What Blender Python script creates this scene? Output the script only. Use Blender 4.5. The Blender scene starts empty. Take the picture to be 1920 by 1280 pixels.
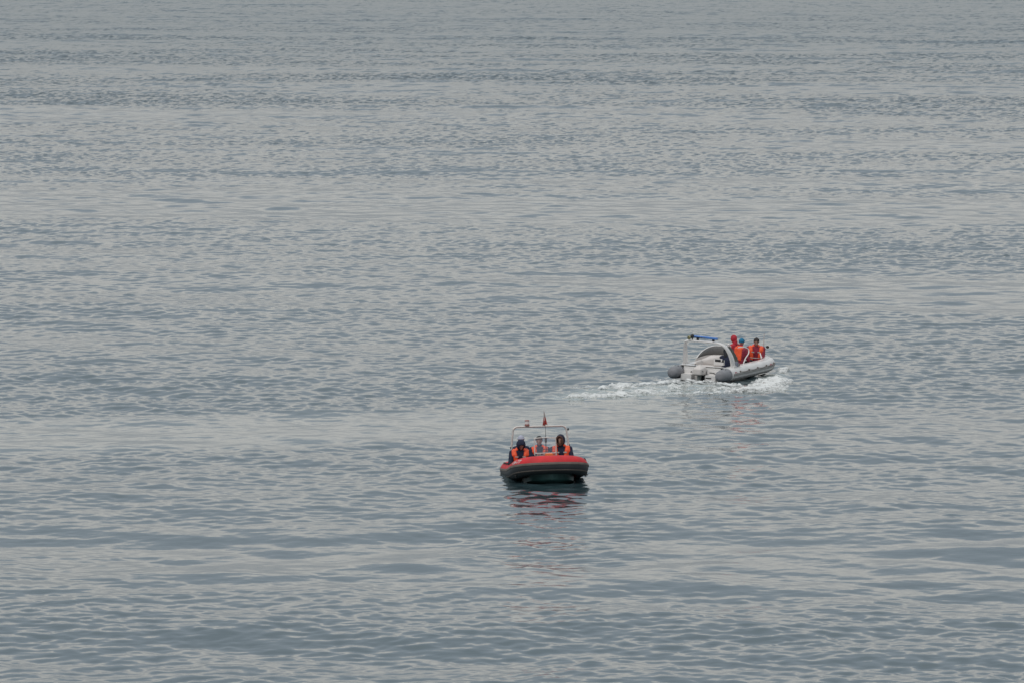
import bpy, bmesh, math, random
import numpy as np
from mathutils import Vector, Matrix, Euler

# ------------------------------------------------------------------ camera
R = math.radians
scene = bpy.context.scene
col = scene.collection
CAM_H = 14.5
cam_data = bpy.data.cameras.new("camera")
cam = bpy.data.objects.new("camera", cam_data)
col.objects.link(cam)
cam_data.sensor_width = 36.0
cam_data.lens = 13500.0 / 1920.0 * 36.0
cam_data.clip_start = 1.0
cam_data.clip_end = 60000.0
cam.location = (0, 0, CAM_H)
cam.rotation_euler = (R(90) - math.atan(750.0 / 13500.0), 0, 0)
scene.camera = cam

# ------------------------------------------------------------------ sky, sun, exposure
SUN_EL, SUN_AZ = R(48), R(215)          # high behind-left, veiled by cloud
world = bpy.data.worlds.new("World")
scene.world = world
world.use_nodes = True
nt = world.node_tree
nt.nodes.clear()
out = nt.nodes.new("ShaderNodeOutputWorld")
sky = nt.nodes.new("ShaderNodeTexSky")
sky.sky_type = 'NISHITA'
sky.sun_disc = False
sky.sun_elevation = SUN_EL
sky.sun_rotation = SUN_AZ
sky.air_density = 1.0
sky.dust_density = 3.0
bg1 = nt.nodes.new("ShaderNodeBackground")
bg1.inputs[1].default_value = 0.06
nt.links.new(sky.outputs[0], bg1.inputs[0])
geo = nt.nodes.new("ShaderNodeTexCoord")
sep = nt.nodes.new("ShaderNodeSeparateXYZ")
nt.links.new(geo.outputs["Generated"], sep.inputs[0])
mapn = nt.nodes.new("ShaderNodeMapping")
mapn.inputs["Scale"].default_value = (1.6, 1.6, 9.0)
nt.links.new(geo.outputs["Generated"], mapn.inputs[0])
cn = nt.nodes.new("ShaderNodeTexNoise")
cn.inputs["Scale"].default_value = 1.7
cn.inputs["Detail"].default_value = 5.0
nt.links.new(mapn.outputs[0], cn.inputs["Vector"])
wob = nt.nodes.new("ShaderNodeMath"); wob.operation = 'MULTIPLY_ADD'
nt.links.new(cn.outputs[0], wob.inputs[0]); wob.inputs[1].default_value = 0.03
nt.links.new(sep.outputs[2], wob.inputs[2])
ramp = nt.nodes.new("ShaderNodeValToRGB")
nt.links.new(wob.outputs[0], ramp.inputs[0])
els = ramp.color_ramp.elements
SKY_STOPS = [(0.015, (0.25, 0.275, 0.295)), (0.048, (0.30, 0.32, 0.335)), (0.074, (0.47, 0.47, 0.46)), (0.088, (0.58, 0.565, 0.53)), (0.107, (0.63, 0.612, 0.575)),
             (0.119, (0.285, 0.322, 0.360)), (0.30, (0.305, 0.345, 0.378)), (0.52, (0.50, 0.55, 0.57)), (1.0, (0.82, 0.84, 0.85))]
while len(els) < len(SKY_STOPS):
    els.new(0.5)
for e, (p, c) in zip(els, SKY_STOPS):
    e.position = p; e.color = (*c, 1)
bg2 = nt.nodes.new("ShaderNodeBackground")
bg2.inputs[1].default_value = 1.0
nt.links.new(ramp.outputs[0], bg2.inputs[0])
mx = nt.nodes.new("ShaderNodeMixShader")
mx.inputs[0].default_value = 0.88
nt.links.new(bg1.outputs[0], mx.inputs[1]); nt.links.new(bg2.outputs[0], mx.inputs[2])
nt.links.new(mx.outputs[0], out.inputs[0])

sd = bpy.data.lights.new("sun", 'SUN')
sd.energy = 0.6
sd.angle = R(18)
sd.color = (1.0, 0.97, 0.93)
so = bpy.data.objects.new("sun", sd); col.objects.link(so)
sv = Vector((math.sin(SUN_AZ) * math.cos(SUN_EL), math.cos(SUN_AZ) * math.cos(SUN_EL), math.sin(SUN_EL)))
so.rotation_euler = sv.to_track_quat('Z', 'Y').to_euler()
so.location = sv * 100
scene.view_settings.view_transform = 'Standard'
scene.view_settings.look = 'None'
scene.view_settings.exposure = 0.36
scene.view_settings.gamma = 1.0

# ------------------------------------------------------------------ the sea surface as a height field
rng = np.random.default_rng(7)

def band(N, L, lmin, lmax, rms, wind, spread, seed):
    """periodic height tile holding the wavelengths lmin..lmax; returns (tile, L)"""
    r = np.random.default_rng(seed)
    k1 = np.fft.fftfreq(N, d=L / N) * 2 * np.pi
    kx, ky = np.meshgrid(k1, k1, indexing='xy')
    k = np.hypot(kx, ky); k[0, 0] = 1e9
    lam = 2 * np.pi / k
    w = np.where((lam > lmin) & (lam < lmax), 1.0, 0.0)
    w *= np.exp(-((lmin / lam) ** 4) * 0.3)
    dirc = np.abs((kx * wind[0] + ky * wind[1]) / k)
    amp = w * k ** -2.1 * (dirc ** spread + 0.08)
    ph = r.normal(size=(N, N)) + 1j * r.normal(size=(N, N))
    h = np.fft.ifft2(amp * ph).real
    gx = (np.roll(h, -1, 1) - h) / (L / N); gy = (np.roll(h, -1, 0) - h) / (L / N)
    s = math.sqrt((gx ** 2 + gy ** 2).mean())
    return (h * (rms / s)).astype(np.float32), L

def samp(tile, x, y, ang=0.0, ox=0.0, oy=0.0):
    t, L = tile
    N = t.shape[0]
    c, s = math.cos(ang), math.sin(ang)
    u = ((x * c + y * s + ox) / L * N); v = ((-x * s + y * c + oy) / L * N)
    iu = np.floor(u); iv = np.floor(v)
    fu = (u - iu).astype(np.float32); fv = (v - iv).astype(np.float32)
    iu = iu.astype(np.int64) % N; iv = iv.astype(np.int64) % N
    iu1 = (iu + 1) % N; iv1 = (iv + 1) % N
    return (t[iv, iu] * (1 - fu) * (1 - fv) + t[iv, iu1] * fu * (1 - fv) + t[iv1, iu] * (1 - fu) * fv + t[iv1, iu1] * fu * fv)

def unit(a):
    t, L = a
    return ((t - t.mean()) / t.std(), L)

W = (0.26, 0.966)
T_swell = band(512, 310, 9, 45, 0.010, (0.5, 0.866), 2.0, 1)
T_a = band(1024, 171, 2.0, 10, 0.023, W, 0.7, 2)
T_b = band(1024, 47, 0.38, 1.45, 0.062, W, 0.1, 3)
T_c = band(512, 13.7, 0.18, 0.5, 0.022, W, 0.1, 4)
T_chop = band(512, 11.3, 0.22, 1.3, 0.22, W, 0.0, 5)
T_gust = unit(band(256, 420, 14, 160, 1.0, (0.25, 0.97), 1.0, 6))
T_n1 = unit(band(256, 9.7, 0.15, 2.5, 1.0, W, 0.4, 8))

def smooth(a, b, x):
    t = np.clip((x - a) / (b - a), 0, 1)
    return t * t * (3 - 2 * t)

def seg_dist(x, y, pts):
    """signed-less distance to a polyline in stretched metres, with the parameter of the nearest spot and local half width"""
    best = np.full(x.shape, 1e9, dtype=np.float64); par = np.zeros_like(best)
    n = len(pts) - 1
    for i in range(n):
        (x0, y0, w0), (x1, y1, w1) = pts[i], pts[i + 1]
        dx, dy = x1 - x0, y1 - y0
        t = np.clip(((x - x0) * dx + (y - y0) * dy) / (dx * dx + dy * dy), 0, 1)
        d = np.hypot(x - x0 - t * dx, y - y0 - t * dy) / (w0 + t * (w1 - w0))
        m = d < best
        best = np.where(m, d, best); par = np.where(m, (i + t) / n, par)
    return best, par

# smooth slick left by the white boat's turn (metres on the sea; half widths)
SLICK = [(-24, 209, 7), (-14, 211, 9), (-6, 214, 9.5), (0, 218, 8), (4.0, 225, 5.5), (6.0, 233, 3.0)]
# churned water right behind the white boat's stern
CHURN = [(1.7, 228.8, 1.0), (3.2, 231.0, 2.1), (4.8, 233.2, 2.7), (6.6, 233.8, 2.8), (8.0, 232.6, 1.7)]
BOWW = [(7.6, 231.4, .50), (8.15, 234.2, .62), (8.6, 237.5, .58), (9.0, 241, .42), (9.2, 243.5, .22)]

def masks(x, y):
    n = samp(T_gust, x * 2.3 + 40, y * 1.1) * 0.16
    d, _ = seg_dist(x, y, SLICK)
    slick = 1 - smooth(0.72, 1.12, d + n)
    d2, _ = seg_dist(x, y, CHURN)
    d3, _ = seg_dist(x, y, BOWW)
    churn = np.maximum(1 - smooth(0.5, 1.15, d2), 0.8 * (1 - smooth(0.5, 1.15, d3)))
    # water ruffled by the hulls
    ruff = np.maximum(1 - smooth(0.5, 1.5, np.hypot((x - 1.0) / 2.6, (y - 179.0) / 13.0)), 1 - smooth(0.5, 1.5, np.hypot((x - 7.0) / 2.6, (y - 228.5) / 5.5)))
    return slick, churn, ruff

def px_to_sea(px, py):
    d = CAM_H * 13500.0 / (py + 110.0)
    return (px - 960.0) / 13500.0 * d, d

RED_YAW, RED_TRIM = R(4.6), R(3.3)
WHITE_YAW, WHITE_TRIM = R(22), R(1.1)
RX, RY = 0.89, 194.5                    # red boat: local origin amidships on the water
WX, WY = 6.27, 237.6                    # white boat: local origin at the transom on the water
HOLES = [(RX, RY, math.sin(RED_YAW), -math.cos(RED_YAW), -2.3, 2.1, 0.62),
         (WX, WY, math.sin(WHITE_YAW), math.cos(WHITE_YAW), 0.0, 5.0, 0.66)]

def height(x, y, fade_b=1.0, fade_c=1.0):
    g = samp(T_gust, x, y, 0.1) ; g2 = samp(T_gust, x * 2.1, y * 2.1, -0.4, 33, 90)
    gust = np.clip(1.0 + 0.42 * g + 0.24 * g2, 0.22, 2.1)
    slick, churn, ruff = masks(x, y)
    k = (1 - 0.62 * slick) 
    open_ = smooth(240, 900, np.hypot(x, y))          # rougher farther out from the shelter of the shore
    h = samp(T_swell, x, y, 0.2) * (1 + 0.8 * open_) + samp(T_a, x * 1.9, y, 0.07) * (1 - 0.35 * slick) * (1 + 0.6 * open_)
    h = h + samp(T_b, x * 1.35, y * .85, -0.11) * gust * k * fade_b * (1 + 1.3 * open_)
    h = h + samp(T_c, x * 1.4, y, 0.31) * gust ** 1.3 * k * fade_c
    h = h + samp(T_chop, x, y, 0.0) * (churn * 0.55 + ruff * 0.34) * fade_c
    # the boats' hulls push the water down inside them
    for (bx, by, ux, uy, x0, x1, hw) in HOLES:
        lx = (x - bx) * ux + (y - by) * uy; ly = -(x - bx) * uy + (y - by) * ux
        m = (1 - smooth(hw - 0.15, hw, np.abs(ly))) * smooth(x0, x0 + 0.3, lx) * (1 - smooth(x1 - 0.5, x1, lx))
        h = h * (1 - m) - 0.28 * m
    return h, slick, churn
# ------------------------------------------------------------------ materials
def mat(name, rgb, rough=0.5, metal=0.0, spec=0.5, coat=0.0, var=0.0, vscale=6.0, bump=0.0, bscale=40.0, alpha=1.0, trans=0.0):
    m = bpy.data.materials.new(name)
    m.use_nodes = True
    n = m.node_tree; p = n.nodes["Principled BSDF"]
    p.inputs["Base Color"].default_value = (*rgb, 1)
    p.inputs["Roughness"].default_value = rough
    p.inputs["Metallic"].default_value = metal
    p.inputs["Specular IOR Level"].default_value = spec
    p.inputs["Coat Weight"].default_value = coat
    p.inputs["Transmission Weight"].default_value = trans
    p.inputs["Alpha"].default_value = alpha
    tc = n.nodes.new("ShaderNodeTexCoord")
    if var > 0:
        no = n.nodes.new("ShaderNodeTexNoise"); no.inputs["Scale"].default_value = vscale; no.inputs["Detail"].default_value = 5
        n.links.new(tc.outputs["Object"], no.inputs["Vector"])
        r = n.nodes.new("ShaderNodeMapRange")
        r.inputs[1].default_value = 0.3; r.inputs[2].default_value = 0.7
        r.inputs[3].default_value = 1 - var; r.inputs[4].default_value = 1 + var * 0.6
        n.links.new(no.outputs[0], r.inputs[0])
        hs = n.nodes.new("ShaderNodeHueSaturation"); hs.inputs["Color"].default_value = (*rgb, 1)
        n.links.new(r.outputs[0], hs.inputs["Value"])
        n.links.new(hs.outputs[0], p.inputs["Base Color"])
    if bump > 0:
        nb = n.nodes.new("ShaderNodeTexNoise"); nb.inputs["Scale"].default_value = bscale; nb.inputs["Detail"].default_value = 3
        n.links.new(tc.outputs["Object"], nb.inputs["Vector"])
        b = n.nodes.new("ShaderNodeBump"); b.inputs["Strength"].default_value = 1.0; b.inputs["Distance"].default_value = bump
        n.links.new(nb.outputs[0], b.inputs["Height"]); n.links.new(b.outputs[0], p.inputs["Normal"])
    return m

def water_material():
    m = bpy.data.materials.new("sea_water"); m.use_nodes = True
    n = m.node_tree; p = n.nodes["Principled BSDF"]
    p.inputs["IOR"].default_value = 1.34
    p.inputs["Roughness"].default_value = 0.035
    tc = n.nodes.new("ShaderNodeNewGeometry")
    ri = n.nodes.new("ShaderNodeAttribute"); ri.attribute_name = "ripple"
    mr = n.nodes.new("ShaderNodeMapRange"); mr.inputs[3].default_value = 0.06; mr.inputs[4].default_value = 0.17
    n.links.new(ri.outputs["Fac"], mr.inputs[0]); n.links.new(mr.outputs[0], p.inputs["Roughness"])
    at = n.nodes.new("ShaderNodeAttribute"); at.attribute_name = "aeration"
    # body colour of silty green sea, paler where air is churned in
    mixc = n.nodes.new("ShaderNodeMix"); mixc.data_type = 'RGBA'
    mixc.inputs["A"].default_value = (0.038, 0.068, 0.078, 1)
    mixc.inputs["B"].default_value = (0.36, 0.395, 0.375, 1)
    n.links.new(at.outputs["Fac"], mixc.inputs["Factor"])
    n.links.new(mixc.outputs["Result"], p.inputs["Base Color"])
    mp = n.nodes.new("ShaderNodeMapping"); mp.inputs["Scale"].default_value = (1.0, 1.5, 1.0)
    n.links.new(tc.outputs["Position"], mp.inputs[0])
    no = n.nodes.new("ShaderNodeTexNoise"); no.inputs["Scale"].default_value = 3.6; no.inputs["Detail"].default_value = 2.5
    no.inputs["Roughness"].default_value = 0.45
    n.links.new(mp.outputs[0], no.inputs["Vector"])
    b = n.nodes.new("ShaderNodeBump"); b.inputs["Strength"].default_value = 1.0; b.inputs["Distance"].default_value = 0.004
    n.links.new(no.outputs[0], b.inputs["Height"]); n.links.new(b.outputs[0], p.inputs["Normal"])
    return m

def link_mesh(name, verts, faces, m, parent=None, smooth_=True):
    me = bpy.data.meshes.new(name)
    me.from_pydata([tuple(v) for v in verts], [], faces)
    me.materials.append(m)
    if smooth_:
        me.polygons.foreach_set("use_smooth", [True] * len(me.polygons))
    me.update()
    o = bpy.data.objects.new(name, me); col.objects.link(o)
    if parent: o.parent = parent
    return o

def grid_object(name, X, Y, Z, m, keep=None):
    nr, nc = X.shape
    co = np.stack([X, Y, Z], -1).reshape(-1, 3).astype(np.float32)
    idx = np.arange(nr * nc).reshape(nr, nc)
    q = np.stack([idx[:-1, :-1], idx[:-1, 1:], idx[1:, 1:], idx[1:, :-1]], -1).reshape(-1, 4)
    if keep is not None:
        q = q[keep.reshape(-1)]
        used = np.unique(q); remap = np.full(nr * nc, -1); remap[used] = np.arange(len(used))
        q = remap[q]; co = co[used]
    me = bpy.data.meshes.new(name)
    me.vertices.add(len(co)); me.vertices.foreach_set("co", co.ravel())
    me.loops.add(q.size); me.loops.foreach_set("vertex_index", q.ravel().astype(np.int32))
    me.polygons.add(len(q)); me.polygons.foreach_set("loop_start", np.arange(0, q.size, 4, dtype=np.int32))
    me.polygons.foreach_set("use_smooth", np.ones(len(q), dtype=bool))
    me.materials.append(m)
    me.update(calc_edges=True)
    o = bpy.data.objects.new(name, me); col.objects.link(o)
    return o

def build_water():
    fine = 600
    half = R(6.3)
    thf = np.linspace(-half, half, fine)
    side = half + (math.pi - half) * (np.linspace(0, 1, 60)[1:] ** 2.2)
    th = np.concatenate([-side[::-1], thf, side])
    near = np.geomspace(3, 128, 40)[:-1]
    rows = np.geomspace(128, 1950, 2760)
    far = np.geomspace(1950, 42000, 40)[1:]
    d = np.concatenate([near, rows, far])
    TH, D = np.meshgrid(th, d)
    X = np.sin(TH) * D; Y = np.cos(TH) * D
    ff = (np.abs(TH) <= half + 1e-6) & (D >= 127) & (D <= 1960)
    edge = 1 - smooth(half * 0.97, half * 1.0, np.abs(TH))
    step = D * 0.001
    fb = edge * (1 - smooth(1.4, 3.0, step)); fc = edge * (1 - smooth(0.4, 1.3, step))
    Z = np.zeros_like(X); A = np.zeros_like(X)
    xs, ys = X[ff], Y[ff]
    h, slick, churn = height(xs, ys, fb[ff], fc[ff])
    Z[ff] = h * edge[ff]
    A[ff] = np.clip(0.18 * slick + 0.85 * churn, 0, 1)
    o = grid_object("water", X, Y, Z, water_material())
    a = o.data.attributes.new("aeration", 'FLOAT', 'POINT')
    a.data.foreach_set("value", A.ravel().astype(np.float32))
    b = o.data.attributes.new("ripple", 'FLOAT', 'POINT')      # fine wind ripple, stronger on the open sea
    b.data.foreach_set("value", smooth(260, 1300, np.hypot(X, Y)).ravel().astype(np.float32) ** .8)
    o["kind"] = "structure"
    return o
water = build_water()
# ------------------------------------------------------------------ modelling helpers
def V(*a): return Vector(a)

def tag(o, label=None, cat=None, group=None, kind=None):
    if label: o["label"] = label
    if cat: o["category"] = cat
    if group: o["group"] = group
    if kind: o["kind"] = kind
    return o

def empty(name, mw):
    o = bpy.data.objects.new(name, None); col.objects.link(o)
    o.empty_display_size = 0.2; o.matrix_world = mw
    return o

def finish(name, bm, m, parent=None, smooth_=True, mats=None, bevel=0.0):
    if bevel > 0:
        bmesh.ops.bevel(bm, geom=[e for e in bm.edges if e.is_manifold and e.calc_face_angle(0) > 0.5],
                        offset=bevel, segments=2, affect='EDGES', profile=0.6)
    bmesh.ops.recalc_face_normals(bm, faces=bm.faces)
    me = bpy.data.meshes.new(name); bm.to_mesh(me); bm.free()
    for x in (mats or [m]): me.materials.append(x)
    if smooth_:
        me.polygons.foreach_set("use_smooth", [True] * len(me.polygons))
        try: me.set_sharp_from_angle(angle=R(42))
        except Exception: pass
    o = bpy.data.objects.new(name, me); col.objects.link(o)
    if parent: o.parent = parent
    return o

def box(bm, c, s, rot=None, taper=None):
    """a box of size s at c; taper = (tx, ty) scale of the top face"""
    M = Matrix.Translation(c)
    if rot is not None: M = M @ (rot.to_matrix().to_4x4() if hasattr(rot, 'to_matrix') else rot.to_4x4())
    vs = []
    for z in (-.5, .5):
        t = taper if (taper and z > 0) else (1, 1)
        for x, y in ((-.5, -.5), (.5, -.5), (.5, .5), (-.5, .5)):
            vs.append(bm.verts.new(M @ V(x * s[0] * t[0], y * s[1] * t[1], z * s[2])))
    for f in ((0, 3, 2, 1), (4, 5, 6, 7), (0, 1, 5, 4), (1, 2, 6, 5), (2, 3, 7, 6), (3, 0, 4, 7)):
        bm.faces.new([vs[i] for i in f])

def frame_of(d, up=Vector((0, 0, 1))):
    d = d.normalized()
    s = d.cross(up)
    if s.length < 1e-4: s = d.cross(V(1, 0, 0))
    s.normalize()
    return s, s.cross(d).normalized()

def rod(bm, pts, r, seg=10, closed=False, flat=1.0):
    """a tube along points; r is a number or a list; flat squashes it along its side vector"""
    pts = [Vector(p) for p in pts]
    n = len(pts); rings = []
    for i, p in enumerate(pts):
        if closed: d = pts[(i + 1) % n] - pts[i - 1]
        else: d = pts[min(i + 1, n - 1)] - pts[max(i - 1, 0)]
        s, u = frame_of(d)
        rr = r[i] if isinstance(r, (list, tuple)) else r
        rings.append([bm.verts.new(p + (s * math.cos(a) * flat + u * math.sin(a)) * rr)
                      for a in [2 * math.pi * k / seg for k in range(seg)]])
    m = n if closed else n - 1
    for i in range(m):
        a, b = rings[i], rings[(i + 1) % n]
        for k in range(seg):
            bm.faces.new((a[k], a[(k + 1) % seg], b[(k + 1) % seg], b[k]))
    if not closed:
        bm.faces.new(rings[0]); bm.faces.new(rings[-1][::-1])

def curve(pts, n=8):
    """Catmull-Rom through the points"""
    P = [Vector(p) for p in pts]; out = []
    P = [2 * P[0] - P[1]] + P + [2 * P[-1] - P[-2]]
    for i in range(1, len(P) - 2):
        for k in range(n):
            t = k / n
            out.append(0.5 * ((2 * P[i]) + (-P[i - 1] + P[i + 1]) * t + (2 * P[i - 1] - 5 * P[i] + 4 * P[i + 1] - P[i + 2]) * t * t
                              + (-P[i - 1] + 3 * P[i] - 3 * P[i + 1] + P[i + 2]) * t ** 3))
    out.append(P[-2]); return out

def ball(bm, c, r, rot=None, u=14, v=10):
    M = Matrix.Translation(c)
    if rot is not None: M = M @ rot.to_4x4()
    r = r if hasattr(r, '__len__') else (r, r, r)
    M = M @ Matrix.Diagonal((*r, 1))
    bmesh.ops.create_uvsphere(bm, u_segments=u, v_segments=v, radius=1.0, matrix=M)

def lathe(bm, c, prof, axis=V(0, 0, 1), seg=16):
    s, u = frame_of(axis, V(1, 0, 0) if abs(axis.normalized().z) > .9 else V(0, 0, 1)); ax = axis.normalized()
    rings = [[bm.verts.new(Vector(c) + ax * h + (s * math.cos(a) + u * math.sin(a)) * max(r, 1e-4))
              for a in [2 * math.pi * k / seg for k in range(seg)]] for r, h in prof]
    for a, b in zip(rings, rings[1:]):
        for k in range(seg): bm.faces.new((a[k], a[(k + 1) % seg], b[(k + 1) % seg], b[k]))
    bm.faces.new(rings[0]); bm.faces.new(rings[-1][::-1])

def hull_of(bm, spheres, seg=8):
    """convex hull of spheres (p, r) added to bm"""
    t = bmesh.new()
    for p, r in spheres:
        bmesh.ops.create_uvsphere(t, u_segments=seg, v_segments=max(5, seg - 2), radius=r, matrix=Matrix.Translation(p))
    res = bmesh.ops.convex_hull(t, input=t.verts)
    bmesh.ops.delete(t, geom=[g for g in res['geom_interior'] if isinstance(g, bmesh.types.BMVert)], context='VERTS')
    me = bpy.data.meshes.new("tmp"); t.to_mesh(me); t.free()
    bm.from_mesh(me); bpy.data.meshes.remove(me)

def organic(name, bm, m, parent, voxel=0.012, sm=2, fold=0.0, fscale=14.0, seed=0.0):
    """one continuous skin over everything in bm"""
    me = bpy.data.meshes.new("tmp"); bm.to_mesh(me); bm.free()
    t = bpy.data.objects.new("tmp", me); col.objects.link(t)
    md = t.modifiers.new("r", 'REMESH'); md.mode = 'VOXEL'; md.voxel_size = voxel
    md2 = t.modifiers.new("s", 'SMOOTH'); md2.iterations = sm; md2.factor = 0.5
    dg = bpy.context.evaluated_depsgraph_get(); dg.update()
    new = bpy.data.meshes.new_from_object(t.evaluated_get(dg))
    bpy.data.objects.remove(t); bpy.data.meshes.remove(me)
    new.name = name
    if fold > 0:
        from mathutils import noise
        b = bmesh.new(); b.from_mesh(new); b.normal_update()
        for v in b.verts:
            q = v.co * fscale + V(seed, seed * 2, 0)
            v.co += v.normal * (fold * (noise.noise(q) + 0.5 * noise.noise(V(q.x * 1.2, q.y * 1.2, q.z * 2.6))))
        b.to_mesh(new); b.free()
    new.materials.clear(); new.materials.append(m)
    new.polygons.foreach_set("use_smooth", [True] * len(new.polygons))
    o = bpy.data.objects.new(name, new); col.objects.link(o)
    if parent: o.parent = parent
    return o

def rib_path(x0, xs, xb, yw, z_of, n_side=14, n_bow=26, p=2.6):
    """centre line of a horseshoe tube: starboard stern -> bow -> port stern"""
    pts = []
    for i in range(n_side): pts.append((x0 + (xs - x0) * i / n_side, yw))
    for i in range(n_bow + 1):
        a = (math.pi / 2) * i / n_bow
        pts.append((xs + (xb - xs) * math.sin(a) ** (2 / p), yw * max(math.cos(a), 0) ** (2 / p)))
    star = [V(x, -y, z_of(x, y)) for x, y in pts]
    return star + [V(v.x, -v.y, v.z) for v in star[-2::-1]]

def resample(pts, step):
    out = [pts[0].copy()]; acc = 0.0
    for a, b in zip(pts, pts[1:]):
        L = (b - a).length; d = step - acc
        while d <= L:
            out.append(a.lerp(b, d / L)); d += step
        acc = (acc + L) % step
    if (out[-1] - pts[-1]).length > step * .3: out.append(pts[-1].copy())
    else: out[-1] = pts[-1].copy()
    return out

def tube_frames(pts):
    fr = []
    for i, p in enumerate(pts):
        d = (pts[min(i + 1, len(pts) - 1)] - pts[max(i - 1, 0)]).normalized()
        n = d.cross(V(0, 0, 1)).normalized()      # starboard->bow->port: outward
        fr.append((p, n, n.cross(d).normalized()))
    return fr

def tube_point(fr, s, th, r):
    """point on the tube skin; s = fractional ring index, th = angle above outward horizontal"""
    i = int(min(max(s, 0), len(fr) - 1.001)); f = s - i
    p = fr[i][0].lerp(fr[i + 1][0], f); n = fr[i][1].lerp(fr[i + 1][1], f).normalized(); u = fr[i][2].lerp(fr[i + 1][2], f).normalized()
    return p + (n * math.cos(th) + u * math.sin(th)) * r

def sweep(bm, fr, radii, seg=28, mat_of=None, a0=0, a1=2 * math.pi, cap=True):
    rings = []
    full = abs(a1 - a0 - 2 * math.pi) < 1e-6
    m = seg if full else seg + 1
    for (p, n, u), r in zip(fr, radii):
        rings.append([bm.verts.new(p + (n * math.cos(a) + u * math.sin(a)) * r) for a in [a0 + (a1 - a0) * k / seg for k in range(m)]])
    for i in range(len(rings) - 1):
        for k in range(seg):
            kk = (k + 1) % m
            f = bm.faces.new((rings[i][k], rings[i][kk], rings[i + 1][kk], rings[i + 1][k]))
            if mat_of: f.material_index = mat_of(i, a0 + (a1 - a0) * (k + .5) / seg)
    if cap and full:
        f = bm.faces.new(rings[0]); g = bm.faces.new(rings[-1][::-1])
        if mat_of: f.material_index = mat_of(0, 3); g.material_index = mat_of(len(rings) - 2, 3)

def tube_text(name, txt, fr, s0, th0, r, size, m, parent, direction=1, shear=0.0):
    cu = bpy.data.curves.new("t", 'FONT'); cu.body = txt; cu.size = size; cu.align_x = 'CENTER'; cu.align_y = 'CENTER'
    cu.offset = size * 0.02; cu.shear = shear
    t = bpy.data.objects.new("t", cu); col.objects.link(t)
    dg = bpy.context.evaluated_depsgraph_get(); dg.update()
    me = bpy.data.meshes.new_from_object(t.evaluated_get(dg)); bpy.data.objects.remove(t)
    bm = bmesh.new(); bm.from_mesh(me); bpy.data.meshes.remove(me)
    bmesh.ops.triangulate(bm, faces=bm.faces)
    for _ in range(2): bmesh.ops.subdivide_edges(bm, edges=[e for e in bm.edges if e.calc_length() > size * .2], cuts=1)
    step = (fr[1][0] - fr[0][0]).length
    for v in bm.verts:
        v.co = tube_point(fr, s0 + direction * v.co.x / step, th0 + v.co.y / r, r + 0.004)
    me = bpy.data.meshes.new(name); bm.to_mesh(me); bm.free(); me.materials.append(m)
    o = bpy.data.objects.new(name, me); col.objects.link(o); o.parent = parent
    return o

def section_hull(bm, st, sides=None):
    """st: list of (x, keel_z, chine_y, chine_z, top_y, top_z) from stern to bow"""
    rings = []
    for x, kz, cy, cz, ty, tz in st:
        pts = [(-ty, tz), (-cy, cz), (-cy * .93, cz - .02), (-cy * .5, (kz + cz) / 2 - .01), (0, kz), (cy * .5, (kz + cz) / 2 - .01), (cy * .93, cz - .02), (cy, cz), (ty, tz)]
        rings.append([bm.verts.new((x, y, z)) for y, z in pts])
    for a, b in zip(rings, rings[1:]):
        for k in range(len(a) - 1):
            f = bm.faces.new((a[k], b[k], b[k + 1], a[k + 1]))
            if sides and k in (0, len(a) - 2) and a[0].co.x < sides: f.material_index = 1
        bm.faces.new((a[-1], b[-1], b[0], a[0]))
    bm.faces.new(rings[0]); bm.faces.new(rings[-1][::-1])
# ------------------------------------------------------------------ people
SKIN = mat("skin", (0.38, 0.21, 0.155), 0.55, var=0.08)
EYE = mat("dark_eye", (0.03, 0.02, 0.02), 0.3)
CL = {
 'navy': mat("navy_cloth", (0.012, 0.017, 0.045), 0.85, var=0.25, vscale=12, bump=0.004, bscale=60),
 'dark': mat("charcoal_cloth", (0.02, 0.022, 0.028), 0.85, var=0.2, bump=0.004),
 'maroon': mat("crimson_jacket", (0.27, 0.018, 0.045), 0.7, var=0.2, bump=0.004),
 'red': mat("red_jacket", (0.46, 0.022, 0.04), 0.7, var=0.15, bump=0.004),
 'orange': mat("orange_vest_fabric", (0.95, 0.115, 0.035), 0.6, var=0.10, bump=0.003),
 'pale': mat("pale_knit", (0.42, 0.43, 0.52), 0.9, var=0.1, bump=0.004),
 'blue': mat("blue_knit", (0.01, 0.16, 0.30), 0.85, var=0.15, bump=0.004),
 'black': mat("black_cloth", (0.012, 0.012, 0.015), 0.8, var=0.2),
 'hair': mat("dark_hair", (0.025, 0.016, 0.015), 0.6, var=0.3, vscale=60, bump=0.004, bscale=120),
 'fur': mat("brown_fur", (0.10, 0.05, 0.035), 0.95, var=0.35, vscale=60, bump=0.01, bscale=120),
 'reflect': mat("grey_reflective_tape", (0.45, 0.44, 0.40), 0.4),
}

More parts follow.
